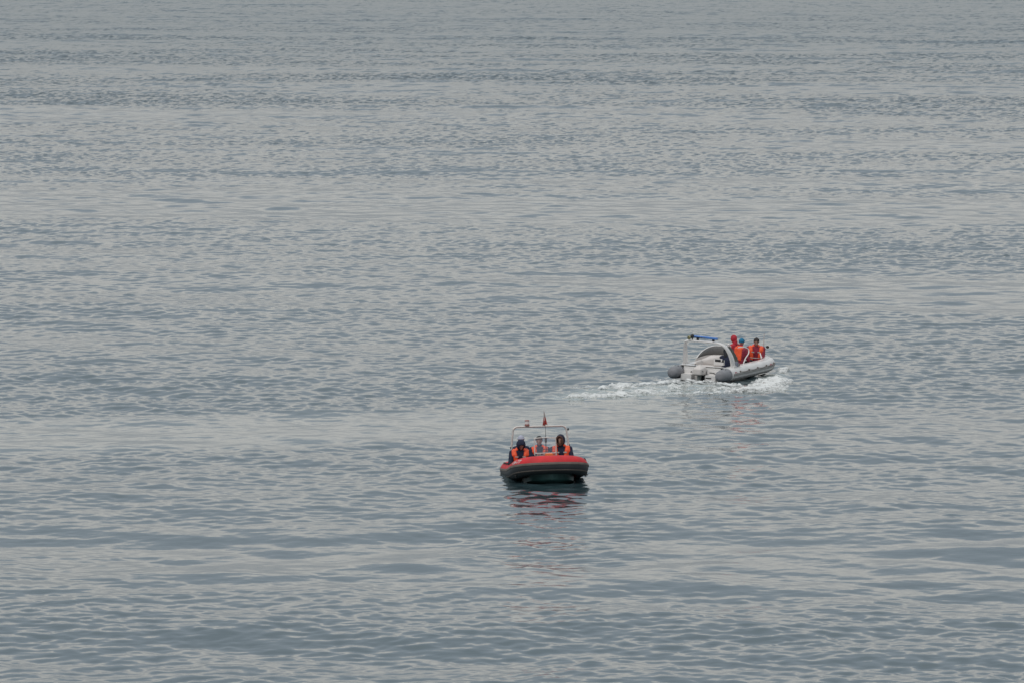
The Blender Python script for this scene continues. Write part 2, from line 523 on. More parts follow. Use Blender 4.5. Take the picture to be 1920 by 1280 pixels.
def person(name_label, boatM, base, face, lean=0.15, head_pitch=0.15, head_yaw=0.0, side_lean=0.0, jacket='navy', vest=True, trousers='navy',
           headgear='hood', hood_c='navy', fur=False, gloves=None, wide=1.15, hs=1.0, hands=((0.30, 0.16, 0.10), (0.30, -0.16, 0.10)), knees=0.46, feet_drop=0.10,
           group="people aboard the boats", tall=1.0, seed=0, stand=False, knee_spread=.13):
    """base = pelvis spot in boat space; face = heading of the chest in boat space (radians about z, 0 = towards the bow).
    hands: (forward, left, above pelvis)"""
    Mw = boatM @ Matrix.Translation(base) @ Matrix.Rotation(face, 4, 'Z')
    f, l, u = V(1, 0, 0), V(0, 1, 0), V(0, 0, 1)
    T = lambda h, fo=0, si=0: (u * (h * math.cos(lean)) + f * (h * math.sin(lean) + fo * math.cos(lean)) - u * fo * math.sin(lean)
                               + l * (si + h * side_lean)) * tall
    pelvis, waist, chest, neck0 = T(0), T(.20), T(.36), T(.53)
    neck1 = neck0 + (u * .09 + f * .02) * tall
    cp, sp = math.cos(head_pitch), math.sin(head_pitch)
    hf = (f * math.cos(head_yaw) + l * math.sin(head_yaw)); hl = u.cross(hf)
    HF = (hf * cp - u * sp).normalized(); HU = (u * cp + hf * sp).normalized(); HL = hl.normalized()
    hc = neck1 + (HU * .095 + HF * .025)
    HR = Matrix((HF, HL, HU)).transposed()
    sh = [T(.47, 0, s * .170 * wide) for s in (1, -1)]
    hands_p = [(f * h[0] + l * h[1] + u * h[2]) * tall for h in hands]
    if stand:
        hips = [V(0, s * .09, -.04) for s in (1, -1)]
        kn = [V(.04, s * .11, -.44) for s in (1, -1)]
        ft = [V(-.02, s * .12, -.84) for s in (1, -1)]
    else:
        hips = [V(0, s * .09, -.03) for s in (1, -1)]
        kn = [V(knees * .92, s * knee_spread, .06) for s in (1, -1)]
        ft = [V(knees * .92 + .02, s * (knee_spread - .01), -feet_drop) for s in (1, -1)]
    elb = []
    for s, a, b in zip((1, -1), sh, hands_p):
        mid = (a + b) / 2; d = b - a; L = .56 * tall
        bend = math.sqrt(max(L * L - d.length_squared, 0.01)) / 2
        elb.append(mid + (l * s * .75 - u * .75 - f * .1).normalized() * min(bend, .2))

    def torso(bm, g):
        hull_of(bm, [(pelvis + l * .09 * s, .10 + g) for s in (1, -1)] + [(waist + l * .07 * s, .095 + g) for s in (1, -1)])
        hull_of(bm, [(waist + l * .07 * s, .095 + g) for s in (1, -1)] + [(chest + l * .10 * wide * s, .105 + g) for s in (1, -1)])
        hull_of(bm, [(chest + l * .10 * wide * s, .105 + g) for s in (1, -1)] + [(p, .065 + g) for p in sh] + [(neck0 - u * .02, .06 + g)])
    def arm(bm, i, g, to=1.0):
        e, w = elb[i], hands_p[i]
        hull_of(bm, [(sh[i], .066 + g), (e, .052 + g)])
        hull_of(bm, [(e, .050 + g), (e.lerp(w, to), .032 + g)])
    def legs(bm, g, to=1.0):
        for i in range(2):
            hull_of(bm, [(hips[i], .088 + g), (kn[i], .058 + g)])
            hull_of(bm, [(kn[i], .056 + g), (kn[i].lerp(ft[i], to), .038 + g)])
    def hand(bm, i, g=0.0):
        s = (1, -1)[i]
        w = hands_p[i]; d = (w - elb[i]).normalized()
        side = d.cross(u).normalized() * (-s); n = side.cross(d).normalized() * s     # side: towards the thumb
        if n.z > 0: n = -n
        palm_end = w + d * .085
        hull_of(bm, [(w + d * .01, .022 + g), (palm_end + side * .028, .013 + g), (palm_end - side * .028, .013 + g)], 6)
        for k, (off, ln) in enumerate(((.030, .070), (.010, .078), (-.010, .072), (-.030, .056))):
            a = palm_end + side * off; b = a + d * ln * .45 + n * .016; c = b + d * ln * .12 + n * ln * .42; e = c - d * ln * .22 + n * ln * .16
            for p, q, r0, r1 in ((a, b, .0100, .0092), (b, c, .0092, .0085), (c, e, .0085, .0075)):
                hull_of(bm, [(p, r0 + g), (q, r1 + g)], 6)
        a = w + d * .03 + side * .022; b = a + side * .030 + d * .022 + n * .01; c = b + d * .030 + n * .016 - side * .004
        hull_of(bm, [(a, .013 + g), (b, .011 + g)], 6); hull_of(bm, [(b, .011 + g), (c, .009 + g)], 6)
    bm = bmesh.new()
    torso(bm, 0)
    for i in range(2): arm(bm, i, 0); hand(bm, i)
    legs(bm, 0)
    for i in range(2): hull_of(bm, [(ft[i], .036), (ft[i] + V(.05, 0, -.045), .034), (ft[i] + V(.16, 0, -.06), .024)])
    hull_of(bm, [(neck0 - u * .03, .062), (neck1 + HU * .02, .052)])
    ball(bm, hc + HU * .015, (.096, .077, .108), HR, 18, 14)
    hull_of(bm, [(hc - HU * .03 + HF * .035, .058), (hc - HU * .085 + HF * .060, .026), (hc - HU * .05 + HF * .01, .05)])
    hull_of(bm, [(hc + HU * .012 + HF * .092, .009), (hc - HU * .022 + HF * .112, .014)], 6)
    for s in (1, -1): ball(bm, hc + HL * .077 * s - HU * .002, (.020, .009, .032), HR, 8, 6)
    hull_of(bm, [(hc - HU * .056 + HF * .088 + HL * .018, .007), (hc - HU * .056 + HF * .088 - HL * .018, .007)], 6)
    for s in (1, -1): hull_of(bm, [(hc + HU * .035 + HF * .088 + HL * .014 * s, .007), (hc + HU * .033 + HF * .078 + HL * .045 * s, .007)], 6)
    body = organic("person", bm, SKIN, None, 0.0075, 2)
    body.matrix_world = Mw
    tag(body, name_label, "person", group)
    for s in (1, -1):
        bm = bmesh.new(); ball(bm, hc + HU * .016 + HF * .083 + HL * .031 * s, (.010, .014, .009), HR, 8, 6)
        finish("eye", bm, EYE, body)
    bm = bmesh.new(); torso(bm, .022)
    for i in range(2):
        arm(bm, i, .018, .96)
    hull_of(bm, [(neck0 - u * .01, .075), (neck1 - HU * .005, .070)])
    organic("jacket", bm, CL[jacket], body, 0.012, 2, fold=.010, seed=seed)
    bm = bmesh.new(); legs(bm, .014, .9)
    hull_of(bm, [(pelvis + l * .09 * s, .115) for s in (1, -1)])
    organic("trousers", bm, CL[trousers], body, 0.013, 2, fold=.008, seed=seed + 3)
    for i in range(2):
        bm = bmesh.new()
        hull_of(bm, [(ft[i] + V(0, 0, .08), .052), (ft[i] + V(0, 0, 0), .05), (ft[i] + V(.04, 0, -.05), .045), (ft[i] + V(.17, 0, -.062), .036)])
        organic("boot", bm, CL['black'], body, 0.012, 1)
    if gloves:
        for i in range(2):
            bm = bmesh.new(); hand(bm, i, .004)
            hull_of(bm, [(hands_p[i].lerp(elb[i], .32), .052), (hands_p[i], .038)])
            organic("glove", bm, CL[gloves], body, 0.009, 1)
    if vest:
        bm = bmesh.new()
        g = .05
        for s in (wide, -wide):   # front panels, thick foam, open at the throat
            hull_of(bm, [(T(.44, .115, s * .105), g), (T(.30, .125, s * .085), g), (T(.12, .115, s * .085), g * .95), (T(.28, .07, s * .135), g), (T(.12, .06, s * .13), g)])
            hull_of(bm, [(T(.44, .115, s * .105), g), (T(.42, .09, s * .155), g * .8), (T(.52, .04, s * .15), g * .9), (T(.53, .03, s * .10), g * .85), (T(.52, -.07, s * .13), g * .85)])
        hull_of(bm, [(T(.50, -.10, s * .12), g * .85) for s in (1, -1)] + [(T(.14, -.10, s * .12), g * .8) for s in (1, -1)])
        rod_pts = [T(.57, -.02 + .085 * math.cos(a), .10 * math.sin(a)) for a in [math.pi * (.28 + 1.44 * k / 8) for k in range(9)]]
        for a, b in zip(rod_pts, rod_pts[1:]): hull_of(bm, [(a, .036), (b, .036)], 6)
        v = organic("life_vest", bm, CL['orange'], body, 0.012, 2, fold=.006, seed=seed + 7)
        bm = bmesh.new()
        for s in (1, -1): box(bm, T(.40, .170, s * .10), (.012, .09, .035), Matrix.Rotation(lean, 3, 'Y'))
        rod(bm, [T(.20, .1 + .085 * math.cos(a), .19 * math.sin(a)) for a in [-1.9 + 3.8 * k / 14 for k in range(15)]], .012, 6)
        finish("reflective_tape", bm, CL['reflect'], v, smooth_=False)
    if headgear == 'hood':
        bm = bmesh.new()
        cc = hc + HU * .012 - HF * .018
        ball(bm, cc, (.135 * hs, .118 * hs, .150 * hs), HR, 28, 20)
        hull_of(bm, [(neck0 - HF * .03, .085 * hs), (neck1 - HF * .04, .085 * hs)])
        t = organic("hood", bm, CL[hood_c], body, 0.011, 2, fold=.007, seed=seed + 1)
        b = bmesh.new(); b.from_mesh(t.data)
        dead = [v for v in b.verts if ((v.co - (cc + HF * .10 - HU * .012)).dot(HF) > 0 and
                 ((v.co - cc).dot(HL) / (.082 * hs)) ** 2 + (((v.co - cc).dot(HU) + .010) / (.105 * hs)) ** 2 < 1)]
        bmesh.ops.delete(b, geom=dead, context='VERTS')
        b.to_mesh(t.data); b.free()
        sol = t.modifiers.new("thick", 'SOLIDIFY'); sol.thickness = .014; sol.offset = 0
        if fur:
            bm = bmesh.new()
            rr = random.Random(seed)
            ring = [cc + HF * (.115 + .01 * math.cos(2 * a)) + HL * .092 * math.cos(a) + HU * (.115 * math.sin(a) - .01) for a in [2 * math.pi * k / 22 for k in range(22)]]
            for p in ring: ball(bm, p, (.026 + rr.random() * .010, .026, .026 + rr.random() * .012), None, 8, 6)
            organic("fur_trim", bm, CL['fur'], t, 0.010, 1, fold=.008, fscale=50)
    elif headgear in ('cap', 'beanie'):
        bm = bmesh.new()
        ball(bm, hc + HU * .040 - HF * .008, (.112, .094, .100), HR, 20, 14)
        t = organic("knit_cap" if headgear == 'beanie' else "cap", bm, CL[hood_c], body, 0.010, 1, fold=.004, fscale=30)
        b = bmesh.new(); b.from_mesh(t.data)
        bmesh.ops.delete(b, geom=[v for v in b.verts if (v.co - hc).dot(HU) < (.050 if (v.co - hc).dot(HF) > .02 else -.02)], context='VERTS')
        b.to_mesh(t.data); b.free()
        sol = t.modifiers.new("thick", 'SOLIDIFY'); sol.thickness = .010
        if headgear == 'beanie':
            bm = bmesh.new(); rod(bm, [hc + HU * .045 + HF * (.105 * math.cos(a)) + HL * (.088 * math.sin(a)) for a in [2 * math.pi * k / 20 for k in range(20)]], .016, 8, closed=True)
            finish("cuff", bm, CL[hood_c], t)
    elif headgear == 'hair':
        bm = bmesh.new()
        ball(bm, hc + HU * .045 - HF * .018, (.108, .092, .092), HR, 20, 14)
        ball(bm, hc - HU * .01 - HF * .050, (.07, .082, .09), HR, 16, 12)
        organic("hair", bm, CL['hair'], body, 0.010, 1, fold=.014, fscale=40, seed=seed)
    return body
# ------------------------------------------------------------------ boats
M_RED = mat("red_tube_fabric", (0.60, 0.014, 0.022), 0.62, var=0.24, vscale=3.5, bump=0.003, bscale=9)
M_GREY_TUBE = mat("dark_grey_tube_fabric", (0.045, 0.047, 0.050), 0.55, var=0.15, vscale=3, bump=0.003, bscale=9)
M_STRAKE = mat("worn_beige_rubber", (0.17, 0.14, 0.12), 0.7, var=0.25, vscale=5)
M_GREEN = mat("dark_green_hull", (0.03, 0.085, 0.080), 0.45, var=0.3, vscale=4)
M_HGREY = mat("grey_chine", (0.20, 0.22, 0.21), 0.5, var=0.2)
M_STEEL = mat("painted_steel_tube", (0.66, 0.60, 0.56), 0.35, metal=0.3, var=0.12, vscale=8)
M_BLACK = mat("black_plastic", (0.018, 0.018, 0.02), 0.45)
M_DECK = mat("grey_deck", (0.16, 0.16, 0.16), 0.8, var=0.2)
M_ROPE = mat("dark_rope", (0.035, 0.03, 0.03), 0.9, bump=0.004, bscale=90)
M_GLASS = mat("tinted_acrylic", (0.45, 0.47, 0.56), 0.08, alpha=0.11)
M_CONS = mat("console_grey", (0.30, 0.30, 0.29), 0.45, var=0.1)
M_LAMP = mat("lamp_white", (0.75, 0.68, 0.66), 0.2, coat=0.4)
M_LAMPR = mat("lamp_housing_dull_red", (0.34, 0.14, 0.12), 0.5)
M_FLAGR = mat("flag_red", (0.46, 0.06, 0.05), 0.8, var=0.15)
M_FLAGW = mat("flag_pale", (0.50, 0.45, 0.43), 0.8)
M_ORANGE = mat("orange_bag", (0.85, 0.20, 0.06), 0.7, var=0.1)
M_LETTER = mat("faded_white_lettering", (0.72, 0.62, 0.60), 0.6, var=0.2, vscale=25)
M_WHITE = mat("white_gelcoat", (0.76, 0.73, 0.71), 0.28, coat=0.3, var=0.05, vscale=3)
M_BEIGE = mat("beige_cushion_vinyl", (0.64, 0.59, 0.56), 0.5, var=0.06, vscale=5, bump=0.003, bscale=14)
M_LTUBE = mat("light_grey_tube_fabric", (0.68, 0.66, 0.65), 0.5, var=0.12, vscale=2.2, bump=0.003, bscale=8)
M_CONE = mat("mid_grey_cone_fabric", (0.22, 0.22, 0.235), 0.5, var=0.15, vscale=5, bump=0.003, bscale=12)
M_NOSE = mat("blue_grey_patch", (0.24, 0.26, 0.32), 0.55, var=0.1)
M_SMOKE = mat("smoky_grey_screen", (0.21, 0.205, 0.20), 0.25, alpha=0.93)
M_CANVAS = mat("olive_grey_canvas", (0.13, 0.135, 0.125), 0.9, var=0.25, vscale=12, bump=0.006, bscale=25)
M_BLUE = mat("blue_light_housing", (0.05, 0.19, 0.56), 0.18, coat=0.5)
M_BRASS = mat("yellowed_reflector", (0.30, 0.27, 0.14), 0.25, metal=0.6)
M_MARK = mat("faded_red_mark", (0.42, 0.12, 0.14), 0.6, var=0.2, vscale=30)
M_CUSH = mat("taupe_deck_cushion", (0.22, 0.20, 0.19), 0.8, var=0.2, vscale=10)
M_STRW = mat("pale_rubber_strake", (0.30, 0.29, 0.28), 0.6, var=0.15)

def boat_matrix(x, y, z, rotz, trim, heel=0.0):
    return Matrix.Translation((x, y, z)) @ Matrix.Rotation(rotz, 4, 'Z') @ Matrix.Rotation(-trim, 4, 'Y') @ Matrix.Rotation(heel, 4, 'X')

def sea_level(x, y):
    gx, gy = np.meshgrid(np.linspace(x - 1.5, x + 1.5, 12), np.linspace(y - 2.5, y + 2.5, 20))
    return float((samp(T_swell, gx, gy, 0.2) + samp(T_a, gx * 1.9, gy, 0.07)).mean())

def outboard(parent, x, z, mcowl, tilt=0.0, s=1.0):
    bm = bmesh.new()
    hull_of(bm, [(V(x, y * .13 * s, z + h) , .06 * s) for y in (-1, 1) for h in (.0, .20 * s)] + [(V(x - .34 * s, y * .10 * s, z + h), .06 * s) for y in (-1, 1) for h in (.02, .15 * s)] + [(V(x - .12 * s, 0, z + .25 * s), .07 * s)], 10)
    e = organic("outboard_motor", bm, mcowl, parent, 0.018, 2)
    bm = bmesh.new(); box(bm, V(x - .15 * s, 0, z - .02), (.40 * s, .27 * s, .05)); finish("lower_cowl", bm, M_BLACK, e, bevel=.015)
    bm = bmesh.new(); hull_of(bm, [(V(x - .10 * s, 0, z - .05), .07), (V(x - .20 * s, 0, z - .05), .05), (V(x - .14, 0, z - .60), .035), (V(x - .26, 0, z - .60), .03)])
    ball(bm, V(x - .16, 0, z - .72), (.17, .05, .05)); box(bm, V(x - .24, 0, z - .55), (.3, .22, .012))
    finish("drive_leg", bm, M_HGREY, e)
    bm = bmesh.new(); box(bm, V(x + .08, 0, z - .12), (.10, .22, .28)); finish("mounting_bracket", bm, M_BLACK, e, bevel=.01)
    return e

# ---- the red rigid inflatable coming towards the camera
RZ = sea_level(RX, RY)
red_M = boat_matrix(RX, RY, RZ, -math.pi / 2 + RED_YAW, RED_TRIM, R(1.2))
red = tag(empty("inflatable_boat", red_M), "red inflatable boat with dark green hull and steel arch coming bow first", "boat", "rigid inflatable boats")
RR = .245
def red_z(x, y): return .185 + (.20 * ((x + .3) / 2.65) ** 2 if x > -.3 else 0)
rp = resample(rib_path(-2.2, 1.15, 2.32, .82, red_z, p=2.9), .06)
rfr = tube_frames(rp)
nfr = len(rfr)
def rad_red(i):
    e = min(i, nfr - 1 - i) * .06
    return RR * (1 if e > .35 else .62 + .38 * math.sqrt(max(0, 1 - (1 - e / .35) ** 2)))
bm = bmesh.new()
sweep(bm, rfr, [rad_red(i) for i in range(nfr)], 36, lambda i, a: 0 if math.sin(a) > .22 or math.cos(a) < -.3 else 1)
finish("buoyancy_tube", bm, None, red, mats=[M_RED, M_GREY_TUBE])
bm = bmesh.new()
for ang, w, t in ((.16, .030, .014), (-.62, .016, .010)):
    rings = []
    for i in range(6, nfr - 6):
        p, n, u = rfr[i]
        ring = []
        for da, dr in ((-1, -.003), (-1, t), (0, t * 1.35), (1, t), (1, -.003)):
            a = ang + da * w / RR; ring.append(bm.verts.new(p + (n * math.cos(a) + u * math.sin(a)) * (RR + dr)))
        rings.append(ring)
    for a, b in zip(rings, rings[1:]):
        for k in range(5): bm.faces.new((a[k], a[(k + 1) % 5], b[(k + 1) % 5], b[k]))
    bm.faces.new(rings[0]); bm.faces.new(rings[-1][::-1])
finish("rub_strake", bm, M_STRAKE, red)
st = []
for k in range(26):
    t = k / 25; x = -2.15 + 4.42 * t
    q = max(0, (x - .4) / 1.87)
    cy = .66 * (1 - q ** 5) + .02; kz = -.34 + .30 * q ** 3; cz = -.12 + .12 * q ** 2
    st.append((x, kz, cy, cz, cy + .02, max(cz + .05, red_z(x, 0) - .10)))
bm = bmesh.new(); section_hull(bm, st, 1.3); hullr = finish("hull", bm, None, red, mats=[M_GREEN, M_HGREY])
bm = bmesh.new()
for s in (-1, 1):
    rod(bm, [V(x, s * (cy + .012), cz + .01) for x, kz, cy, cz, ty, tz in st[2:18]], .016, 6)
finish("spray_rail", bm, M_HGREY, hullr)
bm = bmesh.new()
dv = [(x, min(ty + .04, .70)) for x, _, cy, cz, ty, tz in st if x < 1.75]
vs = [[bm.verts.new((x, s * w, z)) for s in (-1, 1) for z in (.03, .06)] for x, w in dv]
for a, b in zip(vs, vs[1:]):
    bm.faces.new((a[1], b[1], b[3], a[3])); bm.faces.new((a[0], a[2], b[2], b[0]))
bm.faces.new((vs[0][0], vs[0][1], vs[0][3], vs[0][2])); bm.faces.new((vs[-1][0], vs[-1][2], vs[-1][3], vs[-1][1]))
finish("deck", bm, M_DECK, red, smooth_=False)
bm = bmesh.new(); box(bm, V(-2.12, 0, .14), (.07, 1.12, .52)); finish("transom", bm, M_GREEN, red, bevel=.01)
for s in (-1, 1):
    bm = bmesh.new(); box(bm, V(-.05, s * .50, .09), (1.15, .26, .10)); finish("bench_seat", bm, M_GREY_TUBE, red, bevel=.02)
bm = bmesh.new(); box(bm, V(-.62, 0, .11), (.36, .42, .14)); finish("helm_seat", bm, M_GREY_TUBE, red, bevel=.02)
# console with screen
bm = bmesh.new(); box(bm, V(.18, .04, .33), (.34, .60, .56), None, (.8, .96))
cons = finish("console", bm, M_CONS, red, bevel=.03)
bm = bmesh.new()
ws = [V(.34, -.285, .60), V(.29, -.285, 1.00), V(.28, -.235, 1.065), V(.28, .24, 1.075), V(.29, .295, 1.01), V(.34, .295, .60)]
rod(bm, curve(ws, 5), .015, 8); rod(bm, [ws[0] + V(0, 0, .06), ws[-1] + V(0, 0, .06)], .013, 8)
wf = finish("windscreen", bm, M_STEEL, red)
bm = bmesh.new()
g = [bm.verts.new(p) for p in (V(.338, -.275, .62), V(.338, .285, .62), V(.283, .285, 1.03), V(.281, .24, 1.07), V(.281, -.235, 1.06), V(.283, -.275, 1.02))]
bm.faces.new(g); r_ = bmesh.ops.extrude_face_region(bm, geom=bm.faces[:])
for v in [x for x in r_['geom'] if isinstance(x, bmesh.types.BMVert)]: v.co.x -= .006
finish("screen_pane", bm, M_GLASS, wf, smooth_=False)
bm = bmesh.new(); rod(bm, [V(-.02, .05 + .15 * math.cos(a), .64 + .13 * math.sin(a)) for a in [2 * math.pi * k / 20 for k in range(20)]], .012, 8, closed=True)
rod(bm, [V(-.02, -.10, .64), V(-.02, .20, .64)], .01); rod(bm, [V(-.02, .05, .64), V(.08, .05, .6)], .02)
finish("steering_wheel", bm, M_BLACK, cons)
bm = bmesh.new(); box(bm, V(.25, .03, 1.01), (.05, .055, .13)); finish("antenna_mount", bm, M_BLACK, red, bevel=.008)
bm = bmesh.new(); rod(bm, [V(.25, .03, 1.07), V(.24, .03, 1.22), V(.22, .03, 1.42)], [.008, .006, .004], 6)
rod(bm, [V(.25, .03, .62), V(.25, .03, .95)], .012, 6)
finish("whip_antenna", bm, M_BLACK, red)
# arch
bm = bmesh.new()
AZ = 1.365
def arch_pts(y0, z0, yt, zt, x0, xt, rc, n=6):
    pts = [V(x0, -y0, z0), V((x0 + xt) / 2, -(y0 + yt) / 2 - .01, (z0 + zt) / 2)]
    for k in range(n + 1):
        a = math.pi / 2 * k / n; pts.append(V(xt, -(yt - rc + rc * math.cos(a)), zt - rc + rc * math.sin(a)))
    return pts + [V(p.x, -p.y, p.z) for p in pts[::-1]]
rod(bm, arch_pts(.80, .40, .735, AZ, -1.28, -1.30, .13), .028, 10)
for s in (-1, 1):
    rod(bm, [V(-1.29, s * .765, .95), V(-1.75, s * .80, .40)], .018, 8)
    box(bm, V(-1.28, s * .80, .41), (.14, .10, .03))
arch = finish("roll_bar", bm, M_STEEL, red)
bm = bmesh.new(); lathe(bm, V(-1.30, -.34, AZ + .02), [(.052, 0), (.068, .01), (.068, .04), (.060, .045)])
la = finish("signal_lamp", bm, M_LAMPR, red)
bm = bmesh.new(); lathe(bm, V(-1.30, -.34, AZ + .150), [(.06, 0), (.068, .01), (.06, .028), (.02, .038)]); finish("lamp_cap", bm, M_LAMPR, la)
bm = bmesh.new(); lathe(bm, V(-1.30, -.34, AZ + .063), [(.052, 0), (.062, .01), (.062, .08), (.052, .09)]); finish("lens", bm, M_LAMP, la)
bm = bmesh.new(); rod(bm, [V(-1.30, .125, AZ), V(-1.30, .125, AZ + .42)], .007, 6); fs = finish("flagstaff", bm, M_STEEL, red)
bm = bmesh.new(); NZ = 14; rows_ = []
for i in range(NZ + 1):
    t = i / NZ; z = AZ + .40 - .37 * t; w = .012 + .125 * t ** 1.25
    rows_.append([bm.verts.new((-1.30 + .030 * t * math.sin(j * 1.9 + t * 2) , .135 - .40 * w + w * j / 8, z - .02 * t * math.sin(j * .8))) for j in range(9)])
for a, b in zip(rows_, rows_[1:]):
    for j in range(8):
        f = bm.faces.new((a[j], a[j + 1], b[j + 1], b[j])); f.material_index = 1 if (rows_.index(a) < 6 or (rows_.index(a) < 9 and j in (3, 4))) else 0
fl = finish("flag", bm, None, fs, mats=[M_FLAGR, M_FLAGW]); sm = fl.modifiers.new("t", 'SOLIDIFY'); sm.thickness = .006
for s, z in ((1, 1.27), (-1, .80), (1, .83)):
    bm = bmesh.new(); box(bm, V(-1.29, s * (.80 if z < 1 else .78), z), (.05, .035, .06)); finish("clamp", bm, M_BLACK, arch, bevel=.006)
# ropes, rings, patches
def rope_on(fr, i0, i1, th, r, every, m, parent, name="grab_rope", sag=.05):
    bm = bmesh.new(); pts = []
    for i in range(i0, i1 + 1):
        ph = ((i - i0) % every) / every
        pts.append(tube_point(fr, i, th - sag * 4 * ph * (1 - ph) / r * .8, r + .012 + .012 * math.sin(math.pi * ph)))
    rod(bm, pts, .009, 6); o = finish(name, bm, m, parent)
    for i in range(i0, i1 + 1, every):
        bm = bmesh.new()
        c = tube_point(fr, i, th, r + .004); n = (c - fr[i][0]).normalized(); d = (fr[i + 1][0] - fr[i - 1][0]).normalized()
        Mx = Matrix((d, n.cross(d), n)).transposed()
        box(bm, c, (.085, .06, .012), Mx); ball(bm, c + n * .014, (.016, .022, .014), Mx, 8, 6)
        finish("rope_patch", bm, m, o, bevel=.004)
    return o
rope_on(rfr, 10, 59, .95, RR, 9, M_ROPE, red)
rope_on(rfr, nfr - 65, nfr - 11, .95, RR, 9, M_ROPE, red)
tube_text("registration_number", "K56-77", rfr, 68, .60, RR, .150, M_LETTER, red, 1, 0.15)
for i, th in ((nfr - 62, -.95), (nfr - 60, -.75), (66, -.9)):
    c = tube_point(rfr, i, th, RR + .02)
    bm = bmesh.new(); n = (c - rfr[i][0]).normalized(); s_, u_ = frame_of(n)
    rod(bm, [c + n * .03 + (s_ * math.cos(a) + u_ * math.sin(a)) * .035 for a in [2 * math.pi * k / 14 for k in range(14)]], .008, 6, closed=True)
    ball(bm, c - n * .01, (.03, .03, .03), None, 8, 6)
    finish("tow_ring", bm, M_BLACK, red)
i = nfr - 58
bm = bmesh.new(); rod(bm, [tube_point(rfr, i + k * .15, th, RR + .008) for k, th in enumerate([1.3 - .14 * j for j in range(9)])], .011, 6); finish("lashing_strap", bm, M_ROPE, red)
bm = bmesh.new(); c = tube_point(rfr, nfr - 56, 1.45, RR)
rod(bm, [tube_point(rfr, nfr - 56 + k, 1.45, RR + h) for k, h in ((-2.2, 0), (-1.8, .03), (1.8, .03), (2.2, 0))], .011, 6); finish("carry_handle", bm, M_BLACK, red)
outboard(red, -2.22, .30, M_BLACK, s=.9)

b_ = bmesh.new(); hull_of(b_, [(V(0, s * .09, .04), .035) for s in (-1, 1)] + [(V(.01, s * .08, .07), .03) for s in (-1, 1)])
bag = finish("throw_bag", b_, M_ORANGE, None); bag.matrix_world = red_M @ Matrix.Translation((.30, .10, .605)); 
bag.matrix_world = red_M @ Matrix.Translation((.415, .10, .56))
tag(bag, "small orange throw bag below the screen of the red boat", "rescue bag")
bm = bmesh.new(); box(bm, V(.42, .04, .30), (.16, .56, .50)); finish("console_locker", bm, M_CONS, red, bevel=.02)

RG = "people seated in the red boat"
person("person in navy hood and orange vest with head bowed, at left in the red boat", red_M, V(.10, -.66, .240), R(-4), wide=1.3, lean=.28, head_pitch=.85,
       head_yaw=.25, jacket='navy', hood_c='navy', gloves='black', hands=((.34, .20, .10), (.36, -.10, .08)), knees=.42, group=RG, seed=1)
person("person in black cap and orange vest steering behind the screen of the red boat", red_M, V(-.36, -.10, .275), R(0), wide=1.25, lean=.10, head_pitch=.12,
       head_yaw=-.2, jacket='navy', hood_c='black', headgear='cap', hands=((.42, .16, .34), (.42, -.10, .34)), knees=.40, group=RG, seed=2)
person("person in navy hood with brown fur trim, at right in the red boat", red_M, V(.10, .45, .285), R(-3), wide=1.35, lean=.08, head_pitch=.15,
       head_yaw=-.30, jacket='navy', hood_c='navy', fur=True, gloves='black', hands=((.30, .10, .16), (.30, -.10, .16)), knees=.42, group=RG, seed=3)
person("person in pale knit cap half hidden behind the bowed person in the red boat", red_M, V(-.72, -.57, .300), R(0), wide=.95, lean=.05, head_pitch=.1,
       jacket='navy', hood_c='pale', headgear='beanie', gloves='black', hands=((.30, .10, .10), (.30, -.10, .10)), vest=False, knees=.42, group=RG, seed=4)

# ---- the white rigid inflatable heading away to the right
WZ = sea_level(WX + 1, WY + 2.5) + .02
white_M = boat_matrix(WX, WY, WZ, math.pi / 2 - WHITE_YAW, WHITE_TRIM, R(3.0))
wh = tag(empty("inflatable_boat", white_M), "white inflatable boat with arch and blue light bar heading away, stern first", "boat", "rigid inflatable boats")
WR = .215
def wz_(x, y): return .225 + .05 * max(0, (x - 2) / 3.3) ** 2
wp = resample(rib_path(0, 3.4, 5.25, .84, wz_, p=2.3), .07)
wfr = tube_frames(wp); nw = len(wfr)
bm = bmesh.new()
sweep(bm, wfr, [WR * (1 - .12 * (1 - abs(2 * i / (nw - 1) - 1)) ** 2) for i in range(nw)], 32)
finish("buoyancy_tube", bm, M_LTUBE, wh)
nose = [i for i in range(nw) if wfr[i][0].x > 4.95]
bm = bmesh.new(); sweep(bm, [wfr[i] for i in nose], [WR * (1 - .12 * (1 - abs(2 * i / (nw - 1) - 1)) ** 2) + .005 for i in nose], 16, a0=-.5, a1=1.2, cap=False)
finish("bow_patch", bm, M_NOSE, wh)
bm = bmesh.new()
for ang, w, t in ((.05, .035, .014), (-.55, .018, .012), (-.85, .014, .010)):
    rings = []
    for i in range(3, nw - 3):
        p, n, u = wfr[i]; rr = WR * (1 - .12 * (1 - abs(2 * i / (nw - 1) - 1)) ** 2)
        rings.append([bm.verts.new(p + (n * math.cos(ang + da * w / WR) + u * math.sin(ang + da * w / WR)) * (rr + dr)) for da, dr in ((-1, -.003), (-1, t), (0, t * 1.3), (1, t), (1, -.003))])
    for a, b in zip(rings, rings[1:]):
        for k in range(5): bm.faces.new((a[k], a[(k + 1) % 5], b[(k + 1) % 5], b[k]))
    bm.faces.new(rings[0]); bm.faces.new(rings[-1][::-1])
finish("rub_strake", bm, M_STRW, wh)
